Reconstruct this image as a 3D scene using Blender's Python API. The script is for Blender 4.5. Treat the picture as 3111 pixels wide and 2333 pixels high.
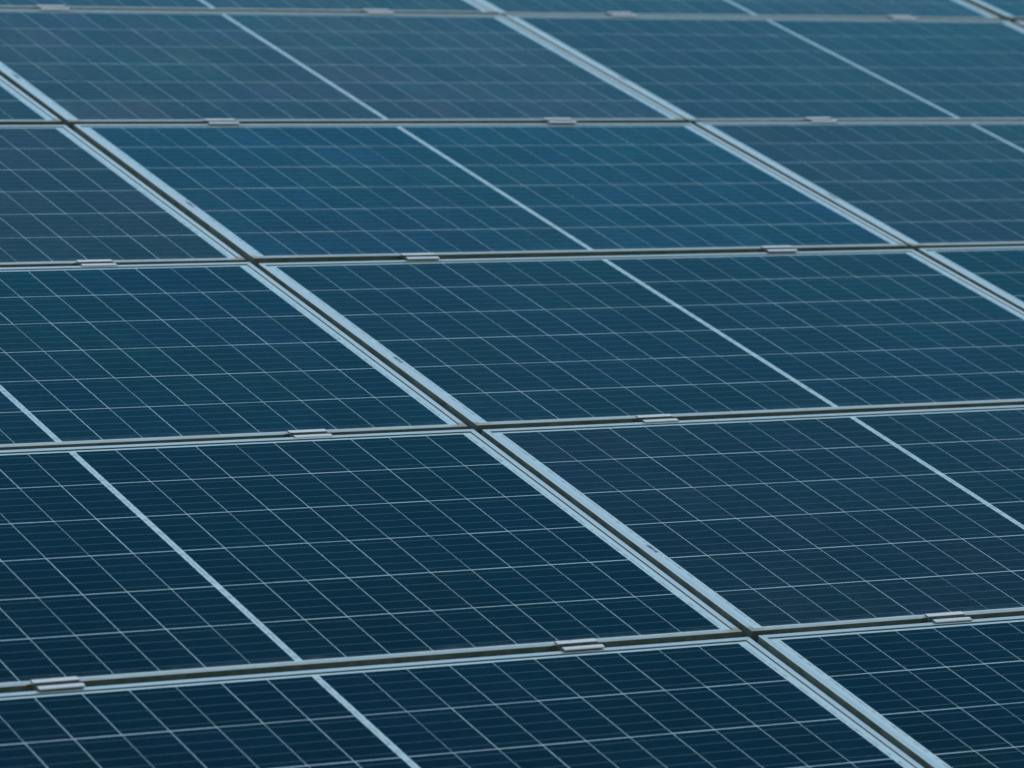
import bpy, bmesh, math, random
from mathutils import Matrix, Vector

for o in list(bpy.data.objects):
    bpy.data.objects.remove(o)
S = bpy.context.scene
COL = S.collection
RAD = math.radians
rng = random.Random(11)

# ------------------------------------------------------------------ array plane
TILT = math.atan2(0.13784655, 0.47049747)          # the array leans back 16.3 degrees
ORIGIN = Vector((0.0, 0.0, 1.15))                  # the crossing of the main seams stands 1.15 m up
PLANE = Matrix.Translation(ORIGIN) @ Matrix.Rotation(TILT, 4, 'X')

# ------------------------------------------------------------------ camera
cam_d = bpy.data.cameras.new('camera')
cam = bpy.data.objects.new('camera', cam_d)
COL.objects.link(cam)
right = Vector((0.87156782, -0.47049747, 0.13784655))
down = Vector((-0.03351193, -0.33767549, -0.94066583))
fwd = Vector((0.48912829, 0.81523457, -0.31007437))
m = Matrix((
    (right.x, -down.x, -fwd.x, -3.81836581),
    (right.y, -down.y, -fwd.y, -6.47481499),
    (right.z, -down.z, -fwd.z, 2.54921024),
    (0, 0, 0, 1)))
cam.matrix_world = PLANE @ m
cam_d.sensor_width = 36.0
cam_d.lens = 145.93
cam_d.clip_start = 0.05
cam_d.clip_end = 3000
cam_d.dof.use_dof = True
cam_d.dof.focus_distance = 7.60
cam_d.dof.aperture_fstop = 6.4
S.camera = cam

# ------------------------------------------------------------------ sky, sun, exposure
SUN_EL, SUN_AZ = RAD(58), RAD(-38)                 # azimuth from +Y towards +X
w = bpy.data.worlds.new('World')
S.world = w
w.use_nodes = True
nt = w.node_tree
bg = nt.nodes['Background']
sky = nt.nodes.new('ShaderNodeTexSky')
sky.sky_type = 'NISHITA'
sky.sun_disc = False
sky.sun_elevation = SUN_EL
sky.sun_rotation = SUN_AZ
sky.air_density = 2.1
sky.dust_density = 0.5
sky.ozone_density = 0.3
nt.links.new(sky.outputs['Color'], bg.inputs['Color'])
bg.inputs['Strength'].default_value = 0.15
sd = bpy.data.lights.new('sun', 'SUN')
sd.energy = 0.5
sd.angle = RAD(14)
sd.color = (1.0, 0.97, 0.92)
sun = bpy.data.objects.new('sun', sd)
sdir = Vector((math.sin(SUN_AZ) * math.cos(SUN_EL), math.cos(SUN_AZ) * math.cos(SUN_EL), math.sin(SUN_EL)))
sun.rotation_euler = sdir.to_track_quat('Z', 'Y').to_euler()
sun.location = sdir * 30
COL.objects.link(sun)
S.view_settings.view_transform = 'Standard'
S.view_settings.look = 'None'
S.view_settings.gamma = 1.0
S.view_settings.exposure = 0.0
S.cycles.use_denoising = True
S.cycles.use_adaptive_sampling = False
S.render.resolution_x, S.render.resolution_y = 1024, 768


# ------------------------------------------------------------------ materials
class NT:
    def __init__(self, name):
        self.m = bpy.data.materials.new(name)
        self.m.use_nodes = True
        self.t = self.m.node_tree
        self.t.nodes.clear()
        self.out = self.t.nodes.new('ShaderNodeOutputMaterial')

    def n(self, kind, **kw):
        nd = self.t.nodes.new('ShaderNode' + kind)
        ins = kw.pop('ins', {})
        for k, v in kw.items():
            setattr(nd, k, v)
        for k, v in ins.items():
            if hasattr(v, 'is_output'):
                self.t.links.new(v, nd.inputs[k])
            else:
                nd.inputs[k].default_value = v
        return nd

    def math(self, op, a, b=0.0, c=None):
        ins = {0: a, 1: b}
        if c is not None:
            ins[2] = c
        return self.n('Math', operation=op, ins=ins).outputs[0]

    def ramp(self, v, lo, hi, a=0.0, b=1.0):
        return self.n('MapRange', interpolation_type='SMOOTHSTEP', ins={'Value': v, 'From Min': lo, 'From Max': hi, 'To Min': a, 'To Max': b}).outputs[0]

    def mix(self, f, a, b, blend='MIX'):
        nd = self.n('Mix', data_type='RGBA', blend_type=blend)
        for k, v in ((0, f), (6, a), (7, b)):
            if hasattr(v, 'is_output'):
                self.t.links.new(v, nd.inputs[k])
            else:
                nd.inputs[k].default_value = v
        return nd.outputs[2]

    def done(self, shader):
        self.t.links.new(shader, self.out.inputs['Surface'])
        return self.m


def rgb(r, g, b):
    return (r, g, b, 1.0)


FILM = rgb(0.17, 0.76, 1.0)     # the blue cast of the anti-reflection coating on the glass


def under_glass(t, color, dust=0.004, ior=1.10, rough=0.10):
    """what lies under the coated front glass: its own colour, a thin dust film and the coating's reflection"""
    geo = t.n('NewGeometry')
    nz = t.n('TexNoise', ins={'Vector': geo.outputs['Position'], 'Scale': 3.1, 'Detail': 6.0, 'Roughness': 0.62}).outputs[0]
    sp = t.n('TexNoise', ins={'Vector': geo.outputs['Position'], 'Scale': 140.0, 'Detail': 2.0}).outputs[0]
    strk = t.n('TexNoise', ins={'Vector': t.n('VectorMath', operation='MULTIPLY', ins={0: geo.outputs['Position'], 1: (38.0, 1.6, 1.6)}).outputs[0], 'Scale': 1.0, 'Detail': 5.0, 'Roughness': 0.6}).outputs[0]
    nz = t.math('ADD', t.math('MULTIPLY', nz, 0.6), t.math('MULTIPLY', strk, 0.4))
    film = t.math('ADD', t.ramp(nz, 0.42, 0.66, 0.0, dust * 2.0), t.ramp(sp, 0.66, 0.8, 0.0, dust * 1.2))
    c = t.mix(film, color, rgb(0.34, 0.37, 0.38))
    diff = t.n('BsdfDiffuse', ins={'Color': c})
    glo = t.n('BsdfGlossy', ins={'Color': FILM, 'Roughness': rough})
    fr = t.n('Fresnel', ins={'IOR': ior})
    # the coating keeps the reflection low until the view grazes the glass
    fac = t.math('MINIMUM', t.math('MULTIPLY', fr.outputs[0], 1.36), 1.0)
    return t.n('MixShader', ins={0: fac, 1: diff.outputs[0], 2: glo.outputs[0]}).outputs[0]


def cell_material(name, soiled):
    t = NT(name)
    oi = t.n('ObjectInfo')
    geo = t.n('NewGeometry')
    tc = t.n('TexCoord')
    # crystal grains of the polycrystalline silicon
    vo = t.n('TexVoronoi', ins={'Vector': geo.outputs['Position'], 'Scale': 75.0, 'Randomness': 1.0})
    sep = t.n('SeparateColor', ins={0: vo.outputs['Color']})
    g = t.ramp(sep.outputs[0], 0.0, 1.0, 0.80, 1.22)
    big = t.n('TexNoise', ins={'Vector': geo.outputs['Position'], 'Scale': 5.0, 'Detail': 3.0}).outputs[0]
    g = t.math('MULTIPLY', g, t.ramp(big, 0.3, 0.7, 0.82, 1.18))
    pt = t.n('TexNoise', ins={'Vector': geo.outputs['Position'], 'Scale': 2.4, 'Detail': 4.0, 'Roughness': 0.6})
    pc = t.n('SeparateColor', ins={0: pt.outputs['Color']})
    gr = t.math('MULTIPLY', g, t.ramp(pc.outputs[0], 0.35, 0.68, 0.86, 1.16))
    gg = t.math('MULTIPLY', g, t.ramp(pc.outputs[1], 0.32, 0.68, 0.84, 1.17))
    gb = t.math('MULTIPLY', g, t.ramp(pc.outputs[2], 0.32, 0.68, 0.82, 1.22))
    gc = t.n('CombineXYZ', ins={0: gr, 1: gg, 2: gb}).outputs[0]
    col = t.mix(1.0, oi.outputs['Color'], gc, 'MULTIPLY')
    if soiled:
        # silt washed down against the lower frame
        xyz = t.n('SeparateXYZ', ins={0: tc.outputs['Object']})
        n1 = t.n('TexNoise', ins={'Vector': geo.outputs['Position'], 'Scale': 22.0, 'Detail': 5.0, 'Roughness': 0.7}).outputs[0]
        edge = t.math('ADD', xyz.outputs[1], t.math('MULTIPLY', n1, 0.035))
        silt = t.ramp(edge, -0.0785 + 0.034, -0.0785 + 0.008, 0.0, 0.30)
        col = t.mix(silt, col, rgb(0.20, 0.23, 0.22))
        n2 = t.n('TexNoise', ins={'Vector': geo.outputs['Position'], 'Scale': 34.0, 'Detail': 4.0}).outputs[0]
        spot = t.math('MULTIPLY', t.ramp(n2, 0.62, 0.70), t.ramp(xyz.outputs[1], -0.025, -0.05, 0.0, 0.6))
        col = t.mix(spot, col, rgb(0.008, 0.014, 0.016))
    return t.done(under_glass(t, col))


M_CELL = cell_material('silicon_cell', False)
M_CELL_LOW = cell_material('silicon_cell_soiled_edge', True)

t = NT('white_backsheet')
geo = t.n('NewGeometry')
n1 = t.n('TexNoise', ins={'Vector': geo.outputs['Position'], 'Scale': 26.0, 'Detail': 6.0, 'Roughness': 0.7}).outputs[0]
c = t.mix(t.ramp(n1, 0.45, 0.75, 0.0, 0.30), rgb(0.58, 0.735, 0.74), rgb(0.40, 0.50, 0.51))
M_BACK = t.done(under_glass(t, c, 0.05))

t = NT('tinned_busbar')
M_BUS = t.done(under_glass(t, rgb(0.13, 0.18, 0.21), 0.02))
t = NT('tinned_ribbon')
geo = t.n('NewGeometry')
n1 = t.n('TexNoise', ins={'Vector': geo.outputs['Position'], 'Scale': 60.0, 'Detail': 4.0}).outputs[0]
M_RIB = t.done(under_glass(t, t.mix(t.ramp(n1, 0.35, 0.65), rgb(0.40, 0.47, 0.50), rgb(0.60, 0.68, 0.70)), 0.03))
t = NT('solder_spot')
M_SOLDER = t.done(under_glass(t, rgb(0.11, 0.13, 0.15), 0.02))
t = NT('label_ink')
M_INK = t.done(under_glass(t, rgb(0.075, 0.09, 0.10), 0.02))
t = NT('label_paper')
M_PAPER = t.done(under_glass(t, rgb(0.72, 0.74, 0.76), 0.02))


def aluminium(name, base, metallic, rough, grime, rust, walls=False):
    t = NT(name)
    tc = t.n('TexCoord')
    geo = t.n('NewGeometry')
    P = geo.outputs['Position']
    nrm = t.n('SeparateXYZ', ins={0: t.n('VectorTransform', vector_type='NORMAL', convert_from='WORLD', convert_to='OBJECT', ins={0: geo.outputs['True Normal']}).outputs[0]})
    ob = t.n('SeparateXYZ', ins={0: tc.outputs['Object']})
    n1 = t.n('TexNoise', ins={'Vector': P, 'Scale': 7.0, 'Detail': 8.0, 'Roughness': 0.7}).outputs[0]
    n2 = t.n('TexNoise', ins={'Vector': P, 'Scale': 85.0, 'Detail': 5.0, 'Roughness': 0.65}).outputs[0]
    col = t.mix(t.ramp(n1, 0.3, 0.75, 0.0, 0.25), rgb(*base), rgb(base[0] * .80, base[1] * .82, base[2] * .82))
    if rust:
        # drawn lines along each bar
        edge = t.ramp(t.math('ABSOLUTE', ob.outputs[0]), HW - LIP - 0.001, HW - LIP)
        sv = t.n('TexNoise', ins={'Vector': t.n('VectorMath', operation='MULTIPLY', ins={0: tc.outputs['Object'], 1: (700.0, 5.0, 1.0)}).outputs[0], 'Scale': 1.0, 'Detail': 4.0}).outputs[0]
        sh = t.n('TexNoise', ins={'Vector': t.n('VectorMath', operation='MULTIPLY', ins={0: tc.outputs['Object'], 1: (5.0, 700.0, 1.0)}).outputs[0], 'Scale': 1.0, 'Detail': 4.0}).outputs[0]
        stk = t.math('ADD', t.math('MULTIPLY', sv, edge), t.math('MULTIPLY', sh, t.math('SUBTRACT', 1.0, edge)))
        col = t.mix(t.ramp(stk, 0.5, 0.72, 0.0, 0.40), col, rgb(base[0] * .62, base[1] * .66, base[2] * .68))
    speck = t.ramp(n2, 0.60, 0.72, 0.0, grime)
    col = t.mix(speck, col, rgb(0.16, 0.165, 0.14))
    dirt_shade = speck
    if rust:
        # half widths of a panel, metres
        ax = t.math('ABSOLUTE', ob.outputs[0])
        # grey film on the lower lip
        low = t.ramp(ob.outputs[1], -HH + 0.016, -HH + 0.012)
        n3 = t.n('TexNoise', ins={'Vector': P, 'Scale': 30.0, 'Detail': 6.0, 'Roughness': 0.75}).outputs[0]
        lowd = t.math('MULTIPLY', low, t.ramp(n3, 0.25, 0.75, 0.35, 0.85))
        col = t.mix(lowd, col, rgb(0.36, 0.37, 0.335))
        dirt_shade = t.math('MAXIMUM', dirt_shade, lowd)
        # brown stain around the lower mitred corners
        dx = t.math('SUBTRACT', ax, HW - 0.012)
        dy = t.math('SUBTRACT', ob.outputs[1], -HH + 0.010)
        d = t.math('SQRT', t.math('ADD', t.math('MULTIPLY', t.math('MULTIPLY', dx, dx), 0.35), t.math('MULTIPLY', dy, dy)))
        d = t.math('SUBTRACT', d, t.math('MULTIPLY', n3, 0.030))
        st = t.ramp(d, 0.002, -0.012, 0.0, 0.55)
        col = t.mix(st, col, rgb(0.34, 0.235, 0.13))
        dirt_shade = t.math('MAXIMUM', dirt_shade, st)
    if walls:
        # mottled green-grey algae on upright walls, with the gaps' shade painted in
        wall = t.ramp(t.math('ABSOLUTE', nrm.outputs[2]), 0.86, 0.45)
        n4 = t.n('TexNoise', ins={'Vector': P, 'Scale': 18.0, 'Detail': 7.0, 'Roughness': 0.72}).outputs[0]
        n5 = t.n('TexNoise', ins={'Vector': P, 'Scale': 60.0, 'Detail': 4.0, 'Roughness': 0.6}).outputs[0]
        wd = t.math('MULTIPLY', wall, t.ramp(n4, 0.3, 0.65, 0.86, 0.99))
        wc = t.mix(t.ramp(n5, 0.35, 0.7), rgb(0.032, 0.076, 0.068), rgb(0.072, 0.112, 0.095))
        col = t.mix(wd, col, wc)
        dirt_shade = t.math('MAXIMUM', dirt_shade, wd)
    met = t.math('MULTIPLY', t.math('SUBTRACT', 1.0, dirt_shade), metallic)
    rg = t.math('ADD', rough, t.math('MULTIPLY', dirt_shade, 0.35))
    b = t.n('BsdfPrincipled', ins={'Base Color': col, 'Metallic': met, 'Roughness': rg})
    return t.done(b.outputs[0])


# panel sizes in metres
W, H = 1.6755, 0.995
PX, PY = 1.69483, 1.01711
HW, HH = W / 2, H / 2
LIP, LIPZ, DEEP = 0.0112, -0.0022, -0.035

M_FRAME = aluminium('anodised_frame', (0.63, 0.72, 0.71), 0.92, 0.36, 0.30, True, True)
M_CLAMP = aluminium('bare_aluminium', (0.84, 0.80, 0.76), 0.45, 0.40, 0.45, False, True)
M_RAIL = aluminium('rail_aluminium', (0.5, 0.51, 0.51), 0.6, 0.5, 0.5, False)
M_STEEL = aluminium('galvanised_steel', (0.42, 0.43, 0.43), 0.6, 0.5, 0.6, False)
t = NT('rusty_steel')
geo = t.n('NewGeometry')
n1 = t.n('TexNoise', ins={'Vector': geo.outputs['Position'], 'Scale': 120.0, 'Detail': 5.0}).outputs[0]
M_RUST = t.done(t.n('BsdfPrincipled', ins={'Base Color': t.mix(n1, rgb(0.03, 0.025, 0.018), rgb(0.10, 0.07, 0.045)), 'Roughness': 0.8}).outputs[0])

t = NT('grey_sealant')
M_SEAL = t.done(t.n('BsdfPrincipled', ins={'Base Color': rgb(0.035, 0.036, 0.03), 'Roughness': 0.7}).outputs[0])
t = NT('grass_ground')
geo = t.n('NewGeometry')
n1 = t.n('TexNoise', ins={'Vector': geo.outputs['Position'], 'Scale': 0.8, 'Detail': 8.0, 'Roughness': 0.7}).outputs[0]
n2 = t.n('TexNoise', ins={'Vector': geo.outputs['Position'], 'Scale': 40.0, 'Detail': 4.0}).outputs[0]
c = t.mix(t.ramp(n1, 0.3, 0.7), rgb(0.028, 0.05, 0.018), rgb(0.07, 0.085, 0.035))
c = t.mix(t.ramp(n2, 0.4, 0.7, 0.0, 0.5), c, rgb(0.03, 0.035, 0.018))
M_GRASS = t.done(t.n('BsdfDiffuse', ins={'Color': c}).outputs[0])


# ------------------------------------------------------------------ mesh helpers
def link(name, me, mat, parent=None):
    if mat and not me.materials:
        me.materials.append(mat)
    o = bpy.data.objects.new(name, me)
    COL.objects.link(o)
    if parent:
        o.parent = parent
    return o


def from_boxes(name, boxes, bottom=True):
    vs, fs = [], []
    for (x0, x1, y0, y1, z0, z1) in boxes:
        b = len(vs)
        vs += [(x0, y0, z0), (x1, y0, z0), (x1, y1, z0), (x0, y1, z0), (x0, y0, z1), (x1, y0, z1), (x1, y1, z1), (x0, y1, z1)]
        q = [(4, 5, 6, 7), (0, 1, 5, 4), (1, 2, 6, 5), (2, 3, 7, 6), (3, 0, 4, 7)]
        if bottom:
            q.append((3, 2, 1, 0))
        fs += [tuple(b + i for i in f) for f in q]
    me = bpy.data.meshes.new(name)
    me.from_pydata(vs, [], fs)
    return me


def extrude(name, prof, ends):
    """a closed profile [(u, z)] swept between two end maps, each giving a point for (u, z)"""
    n = len(prof)
    vs = [ends[0](u, z) for u, z in prof] + [ends[1](u, z) for u, z in prof]
    fs = [(i, (i + 1) % n, n + (i + 1) % n, n + i) for i in range(n)] + [tuple(range(n - 1, -1, -1)), tuple(range(n, 2 * n))]
    me = bpy.data.meshes.new(name)
    me.from_pydata(vs, [], fs)
    bm = bmesh.new()
    bm.from_mesh(me)
    bmesh.ops.recalc_face_normals(bm, faces=bm.faces)
    bm.to_mesh(me)
    bm.free()
    return me


# ------------------------------------------------------------------ one solar panel, centred on its own middle, lip top at z = 0
CW, CH, GX, GY = 0.07838, 0.15675, 0.0016, 0.0029
STRIP = 0.0140
ZB = LIPZ                     # glass level over the backsheet
ZC = LIPZ + 0.00025           # cells stand a hair proud


def col_x(i):
    """left edge of cell column i (0..19)"""
    L = 10 * CW + 9 * GX
    return (-STRIP / 2 - L + i * (CW + GX)) if i < 10 else (STRIP / 2 + (i - 10) * (CW + GX))


def row_y(j):
    """lower edge of cell row j (0 = lowest)"""
    return -(6 * CH + 5 * GY) / 2 + j * (CH + GY)


FP = [(0.0, -0.0004), (0.0004, 0.0), (LIP - 0.0004, 0.0), (LIP, -0.0004), (LIP, -0.0068), (0.0022, -0.0068), (0.0022, -0.033), (0.024, -0.033), (0.024, DEEP), (0.0, DEEP)]
E_ = 0.00018                  # half the hairline at a mitre
fr_meshes = []
fr_meshes.append(extrude('frame_bottom', FP, (lambda u, z: (-HW + u + E_, -HH + u, z), lambda u, z: (HW - u - E_, -HH + u, z))))
fr_meshes.append(extrude('frame_top', FP, (lambda u, z: (-HW + u + E_, HH - u, z), lambda u, z: (HW - u - E_, HH - u, z))))
fr_meshes.append(extrude('frame_left', FP, (lambda u, z: (-HW + u, -HH + u + E_, z), lambda u, z: (-HW + u, HH - u - E_, z))))
fr_meshes.append(extrude('frame_right', FP, (lambda u, z: (HW - u, -HH + u + E_, z), lambda u, z: (HW - u, HH - u - E_, z))))
for f in fr_meshes:
    f.materials.append(M_FRAME)
i_ = LIP + 0.0001
me_back = from_boxes('backsheet', [(-HW + i_, HW - i_, -HH + i_, HH - i_, ZB - 0.0042, ZB)])
me_seal = from_boxes('edge_seal', [(-HW + LIP - 0.004, HW - LIP + 0.004, -HH + LIP - 0.004, HH - LIP + 0.004, -0.0066, ZB - 0.0045)])
g0, g1 = LIP + 0.00005, LIP + 0.0017  # dark seal at the lip's foot, widened to paint in the shade there
me_gasket_shade = from_boxes('gasket_shade', [
    (-HW + g0, HW - g0, -HH + g0, -HH + g1, ZB + 0.00003, ZB + 0.0007), (-HW + g0, HW - g0, HH - g1, HH - g0, ZB + 0.00003, ZB + 0.0007),
    (-HW + g0, -HW + g1, -HH + g1, HH - g1, ZB + 0.00003, ZB + 0.0007), (HW - g1, HW - g0, -HH + g1, HH - g1, ZB + 0.00003, ZB + 0.0007)])
me_cell = from_boxes('cell', [(-CW / 2, CW / 2, -CH / 2, CH / 2, ZB + 0.00002, ZC)], bottom=False)
me_cell.materials.append(M_CELL)
me_cell_low = me_cell.copy()
me_cell_low.materials.clear()
me_cell_low.materials.append(M_CELL_LOW)

bars = []
for half in (0, 10):
    xa, xb = col_x(half), col_x(half + 9) + CW
    for j in range(6):
        for k in range(5):
            y = row_y(j) + CH * (k + 0.5) / 5
            bars.append((xa - 0.002 if half == 0 else xa - 0.0035, xb + 0.0035 if half == 0 else xb + 0.002, y - 0.00045, y + 0.00045, ZC, ZC + 0.00012))
me_bus = from_boxes('busbar', bars, bottom=False)
me_bus.materials.append(M_BUS)

ribs = []
def seg(xc, wd, ja, jb):
    ribs.append((xc - wd / 2, xc + wd / 2, row_y(ja) + 0.009, row_y(jb) + CH - 0.009, ZB + 0.00002, ZB + 0.00016))
for ja, jb in ((0, 1), (2, 3), (4, 5)):
    seg(0.0, 0.0052, ja, jb)
for sx in (-1, 1):
    xe = sx * (abs(col_x(0)) + 0.0066)
    for ja, jb in ((0, 0), (1, 2), (3, 4), (5, 5)):
        seg(xe, 0.0050, ja, jb)
me_rib = from_boxes('ribbon', ribs, bottom=False)
me_rib.materials.append(M_RIB)

dots = []
r2 = random.Random(5)
for xc in (0.0, -(abs(col_x(0)) + 0.0066), abs(col_x(0)) + 0.0066):
    for j in range(6):
        for k in range(5):
            y = row_y(j) + CH * (k + 0.5) / 5 + r2.uniform(-.0025, .0025)
            if r2.random() < 0.72:
                w_, h_ = r2.uniform(0.0009, 0.0022), r2.uniform(0.0012, 0.0040)
                x = xc + r2.uniform(-.0012, .0012)
                dots.append((x - w_ / 2, x + w_ / 2, y - h_ / 2, y + h_ / 2, ZB + 0.0001, ZB + 0.00026))
me_dot = from_boxes('solder_spot', dots, bottom=False)
me_dot.materials.append(M_SOLDER)

# the serial label printed in the left margin: a bar code and an unreadable number
LX0, LX1 = -HW + 0.0190, -HW + 0.0268
LT = HH - 0.5935
me_paper = from_boxes('label_paper', [(LX0 - 0.0008, LX1 + 0.0008, LT - 0.060, LT + 0.003, ZB + 0.00018, ZB + 0.0003)])
me_paper.materials.append(M_PAPER)
ink, y = [], LT
rb = random.Random(3)
while y > LT - 0.037:
    h_ = rb.choice((0.0008, 0.0012, 0.0016, 0.0024, 0.0032))
    ink.append((LX0, LX1, y - h_, y, ZB + 0.0003, ZB + 0.00042))
    y -= h_ + rb.choice((0.0008, 0.0008, 0.0012, 0.0018))
y -= 0.003
while y > LT - 0.056:
    for k in range(2):
        x = LX0 + rb.uniform(0.001, 0.006)
        ink.append((x, x + rb.uniform(0.0008, 0.0018), y - rb.uniform(0.001, 0.002), y, ZB + 0.0003, ZB + 0.00042))
    y -= 0.0029
me_ink = from_boxes('label_ink', ink, bottom=False)
me_ink.materials.append(M_INK)

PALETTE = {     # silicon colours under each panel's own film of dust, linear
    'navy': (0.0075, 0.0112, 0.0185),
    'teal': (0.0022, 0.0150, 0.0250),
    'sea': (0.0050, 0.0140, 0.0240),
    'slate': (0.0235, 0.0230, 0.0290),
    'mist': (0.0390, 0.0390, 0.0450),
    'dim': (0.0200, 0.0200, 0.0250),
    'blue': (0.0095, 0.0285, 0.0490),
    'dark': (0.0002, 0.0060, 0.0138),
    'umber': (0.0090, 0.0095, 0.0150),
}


def dup_panel(first):
    r = first.copy()
    COL.objects.link(r)
    for ch in list(first.children):
        c = ch.copy()
        COL.objects.link(c)
        c.parent = r
        for g in list(ch.children):
            d = g.copy()
            COL.objects.link(d)
            d.parent = c
    return r


def build_panel():
    r = bpy.data.objects.new('solar_panel', None)
    COL.objects.link(r)
    r.empty_display_size = 0.1
    link('backsheet', me_back, M_BACK, r)
    link('edge_seal', me_seal, M_SEAL, r)
    link('gasket_shade', me_gasket_shade, M_SEAL, r)
    for f in fr_meshes:
        link('frame_bar', f, None, r)
    for i in range(20):
        for j in range(6):
            c = link('cell', me_cell_low if j == 0 else me_cell, None, r)
            c.location = (col_x(i) + CW / 2, row_y(j) + CH / 2, 0)
    for nm, me in (('busbar', me_bus), ('ribbon', me_rib), ('solder_spot', me_dot)):
        o = link(nm, me, None, r)
        o['kind'] = 'stuff'
    lab = link('serial_label', me_paper, None, r)
    k = link('barcode', me_ink, None, lab)
    k['kind'] = 'stuff'
    return r


# (row, column): tone mix, label.  Rows count from the far top edge of the photograph; column 1 lies between the two long seams
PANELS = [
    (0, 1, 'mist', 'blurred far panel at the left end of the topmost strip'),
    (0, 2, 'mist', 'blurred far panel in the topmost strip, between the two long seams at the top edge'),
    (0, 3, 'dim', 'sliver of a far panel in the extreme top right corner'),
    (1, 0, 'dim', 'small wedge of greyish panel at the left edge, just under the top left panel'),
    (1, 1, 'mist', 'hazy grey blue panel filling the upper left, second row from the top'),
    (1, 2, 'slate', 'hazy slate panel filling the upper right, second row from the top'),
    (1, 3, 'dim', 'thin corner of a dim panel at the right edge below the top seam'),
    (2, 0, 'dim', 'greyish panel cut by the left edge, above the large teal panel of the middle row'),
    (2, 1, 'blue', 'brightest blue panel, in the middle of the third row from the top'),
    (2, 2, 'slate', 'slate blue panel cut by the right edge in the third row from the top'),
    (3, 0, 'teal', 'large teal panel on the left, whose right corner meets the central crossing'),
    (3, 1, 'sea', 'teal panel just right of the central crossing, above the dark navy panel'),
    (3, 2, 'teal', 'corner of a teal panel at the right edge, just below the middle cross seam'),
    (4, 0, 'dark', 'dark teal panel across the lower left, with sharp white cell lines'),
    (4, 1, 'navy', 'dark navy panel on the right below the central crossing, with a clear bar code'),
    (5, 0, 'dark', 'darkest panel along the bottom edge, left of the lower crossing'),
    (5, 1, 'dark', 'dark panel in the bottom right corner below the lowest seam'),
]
first = build_panel()
for idx, (row, colm, tone, label) in enumerate(PANELS):
    p = first if idx == 0 else dup_panel(first)
    p['label'] = label
    p['category'] = 'solar panel'
    p['group'] = 'solar panels of the tilted array'
    cx = (colm - 0.5) * PX - ({0: 0.009, 1: 0.007, 2: 0.006}.get(row, 0.003) if colm == 2 else 0.0) + rng.uniform(-.0012, .0012)
    cy = (3.5 - row) * PY + rng.uniform(-.0010, .0010)
    jit = Matrix.Rotation(RAD(rng.uniform(-.06, .06)), 4, 'Z') @ Matrix.Rotation(RAD(rng.uniform(-.22, .22)), 4, 'X') @ Matrix.Rotation(RAD(rng.uniform(-.06, .06)), 4, 'Y')
    p.matrix_world = PLANE @ Matrix.Translation((cx, cy, rng.uniform(-.0006, .0006))) @ jit
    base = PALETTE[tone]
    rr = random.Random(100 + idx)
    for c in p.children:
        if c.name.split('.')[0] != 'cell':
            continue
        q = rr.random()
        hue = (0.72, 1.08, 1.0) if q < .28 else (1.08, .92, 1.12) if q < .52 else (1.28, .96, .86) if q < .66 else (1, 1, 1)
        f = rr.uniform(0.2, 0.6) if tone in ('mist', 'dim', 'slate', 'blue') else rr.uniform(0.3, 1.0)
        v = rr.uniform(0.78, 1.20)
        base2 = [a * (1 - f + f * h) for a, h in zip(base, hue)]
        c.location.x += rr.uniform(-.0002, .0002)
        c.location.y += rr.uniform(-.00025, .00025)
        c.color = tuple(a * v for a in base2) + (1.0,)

# ------------------------------------------------------------------ mid clamps on the cross seams
CL = 0.078
top = 0.0030
hat = [(0.0192, 0.0001), (0.0192, top - 0.0006), (0.0186, top), (0.0074, top), (0.0068, top - .0004), (0.0066, -0.0215), (-0.0050, -0.0215), (-0.0050, 0.0004),
       (-0.0075, 0.0004), (-0.0075, top - .0003), (-0.0071, top), (-0.0142, top), (-0.0156, top - 0.0004), (-0.0168, top - 0.0012), (-0.0174, 0.0010), (-0.0174, 0.0001), (-0.0076, 0.0001), (-0.0076, -0.0245), (0.0090, -0.0245), (0.0090, 0.0001)]
hat[8] = (-0.0050, 0.0008); hat[7] = (-0.0050, 0.0004); hat[9] = (-0.0070, top - .0003)
me_hat = extrude('clamp_body', hat, (lambda u, z: (-CL / 2, u, z), lambda u, z: (CL / 2, u, z)))
me_hat.materials.append(M_CLAMP)
bm = bmesh.new()
bmesh.ops.create_cone(bm, cap_ends=True, segments=6, radius1=0.0042, radius2=0.0042, depth=0.006, matrix=Matrix.Translation((0, 0, -0.0184)))
bmesh.ops.create_cone(bm, cap_ends=True, segments=12, radius1=0.0030, radius2=0.0030, depth=0.012, matrix=Matrix.Translation((0, 0, -0.0306)))
me_bolt = bpy.data.meshes.new('bolt')
bm.to_mesh(me_bolt)
bm.free()
me_bolt.materials.append(M_RUST)
# little grounding clip pinched under the left end of the clamp
clip = [(0.0, -0.0002), (0.0, -0.016), (-0.0022, -0.016), (-0.0030, -0.009), (-0.0016, -0.004), (-0.0016, -0.0002)]
me_clip = extrude('grounding_clip', clip, (lambda u, z: (-CL / 2 - 0.009, u + 0.0102, z), lambda u, z: (-CL / 2 - 0.0015, u + 0.0102, z)))
me_clip.materials.append(M_RUST)

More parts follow.
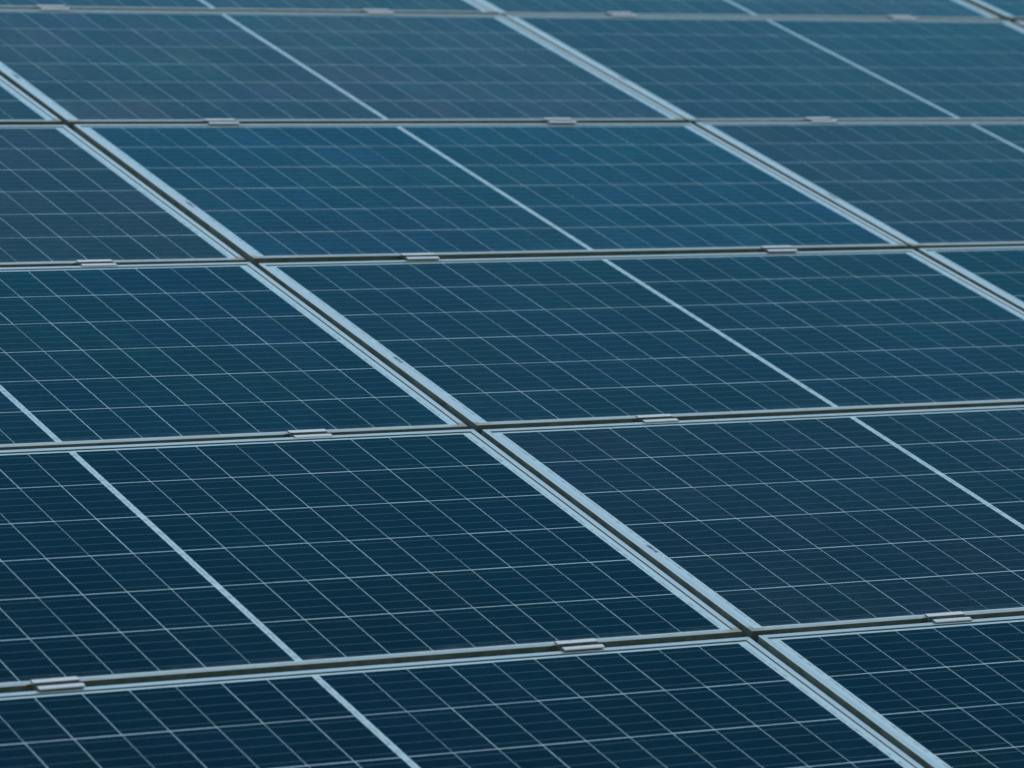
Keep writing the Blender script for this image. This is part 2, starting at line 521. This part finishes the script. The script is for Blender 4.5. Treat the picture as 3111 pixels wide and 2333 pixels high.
SEAMS = ['topmost cross seam', 'second highest cross seam', 'middle cross seam', 'cross seam below the middle', 'lowest cross seam']
CLAMPS = {
    0: [(0.381, 'first'), (1.318, 'second'), (2.076, 'third'), (3.011, 'fourth')],
    1: [(0.393, 'first'), (1.314, 'second'), (2.085, 'third')],
    2: [(-0.357, 'first'), (0.402, 'second'), (1.325, 'third')],
    3: [(-0.353, 'first'), (0.407, 'second'), (1.345, 'third')],
    4: [(-1.282, 'first'), (-0.339, 'second'), (0.413, 'third')],
}
LOOK = {0: 'blurred pale', 1: 'soft edged pale', 2: 'bright', 3: 'crisp bright', 4: 'large bright'}
proto = None
for s, lst in CLAMPS.items():
    for n, (x, nth) in enumerate(lst):
        if proto is None:
            proto = r = bpy.data.objects.new('panel_clamp', None)
            COL.objects.link(r)
            link('clamp_body', me_hat, None, r)
            link('bolt', me_bolt, None, r)
            link('grounding_clip', me_clip, None, r)
        else:
            r = dup_panel(proto)
        last = n == len(lst) - 1
        r['label'] = f'{LOOK[s]} aluminium clamp, {"rightmost" if last else nth + " from left"} on the {SEAMS[s]}'
        r['category'] = 'clamp'
        r['group'] = 'clamps along the cross seams'
        r.matrix_world = PLANE @ Matrix.Translation((x, (3 - s) * PY + 0.0004, 0.0007)) @ Matrix.Rotation(RAD(rng.uniform(-.8, .8)), 4, 'Z')

# ------------------------------------------------------------------ the frame that carries the panels
st = bpy.data.objects.new('mounting_frame', None)
COL.objects.link(st)
st['label'] = 'dark metal rails and posts hidden under the panels, glimpsed in the gaps'
st['category'] = 'support frame'
st.matrix_world = PLANE
for x, y0, y1 in ((-1.285, -2.06, 3.07), (-0.348, -2.06, 3.07), (0.410, -2.06, 4.09), (1.347, -2.06, 4.09), (2.105, -0.03, 4.09), (3.042, -0.03, 4.09), (3.80, 2.0, 4.09), (4.737, 2.0, 4.09)):
    me_r = from_boxes('rail', [(-0.02, 0.02, y0, y1, -0.0775, -0.0365)])
    me_r.materials.append(M_RAIL)
    link('rail', me_r, None, st).location.x = x
for y, x0, x1 in ((-1.5, -1.66, 1.72), (1.0, -1.66, 3.40), (3.5, 0.02, 5.10)):
    me_b = from_boxes('purlin', [(x0, x1, -0.03, 0.03, -0.158, -0.078)])
    me_b.materials.append(M_STEEL)
    link('purlin', me_b, None, st).location.y = y
inv = PLANE.inverted()
for y, xs in ((-1.5, (-1.3, 1.5)), (1.0, (-1.3, 1.0, 3.2)), (3.5, (0.2, 2.5, 4.9))):
    for x in xs:
        topw = PLANE @ Vector((x, y, -0.159))
        hgt = topw.z + 0.3
        me_p = from_boxes('post', [(-0.03, 0.03, -0.03, 0.03, -hgt, -0.02)])
        me_p.materials.append(M_STEEL)
        o = link('post', me_p, None, st)
        o.matrix_world = Matrix.Translation(topw)
        o.matrix_parent_inverse = Matrix.Identity(4)
        o.matrix_basis = inv @ Matrix.Translation(topw)

# ------------------------------------------------------------------ ground
me_g = bpy.data.meshes.new('ground')
N = 48
vs, fs = [], []
for a in range(N + 1):
    for b in range(N + 1):
        u, v = (a / N * 2 - 1), (b / N * 2 - 1)
        x, y = 900 * u * abs(u) ** 2, 900 * v * abs(v) ** 2
        vs.append((x, y, 0.02 * math.sin(x * 1.7) * math.cos(y * 1.3)))
for a in range(N):
    for b in range(N):
        k = a * (N + 1) + b
        fs.append((k, k + N + 1, k + N + 2, k + 1))
me_g.from_pydata(vs, [], fs)
g = link('ground', me_g, M_GRASS)
g['kind'] = 'structure'
g['label'] = 'dark grass under the solar array'
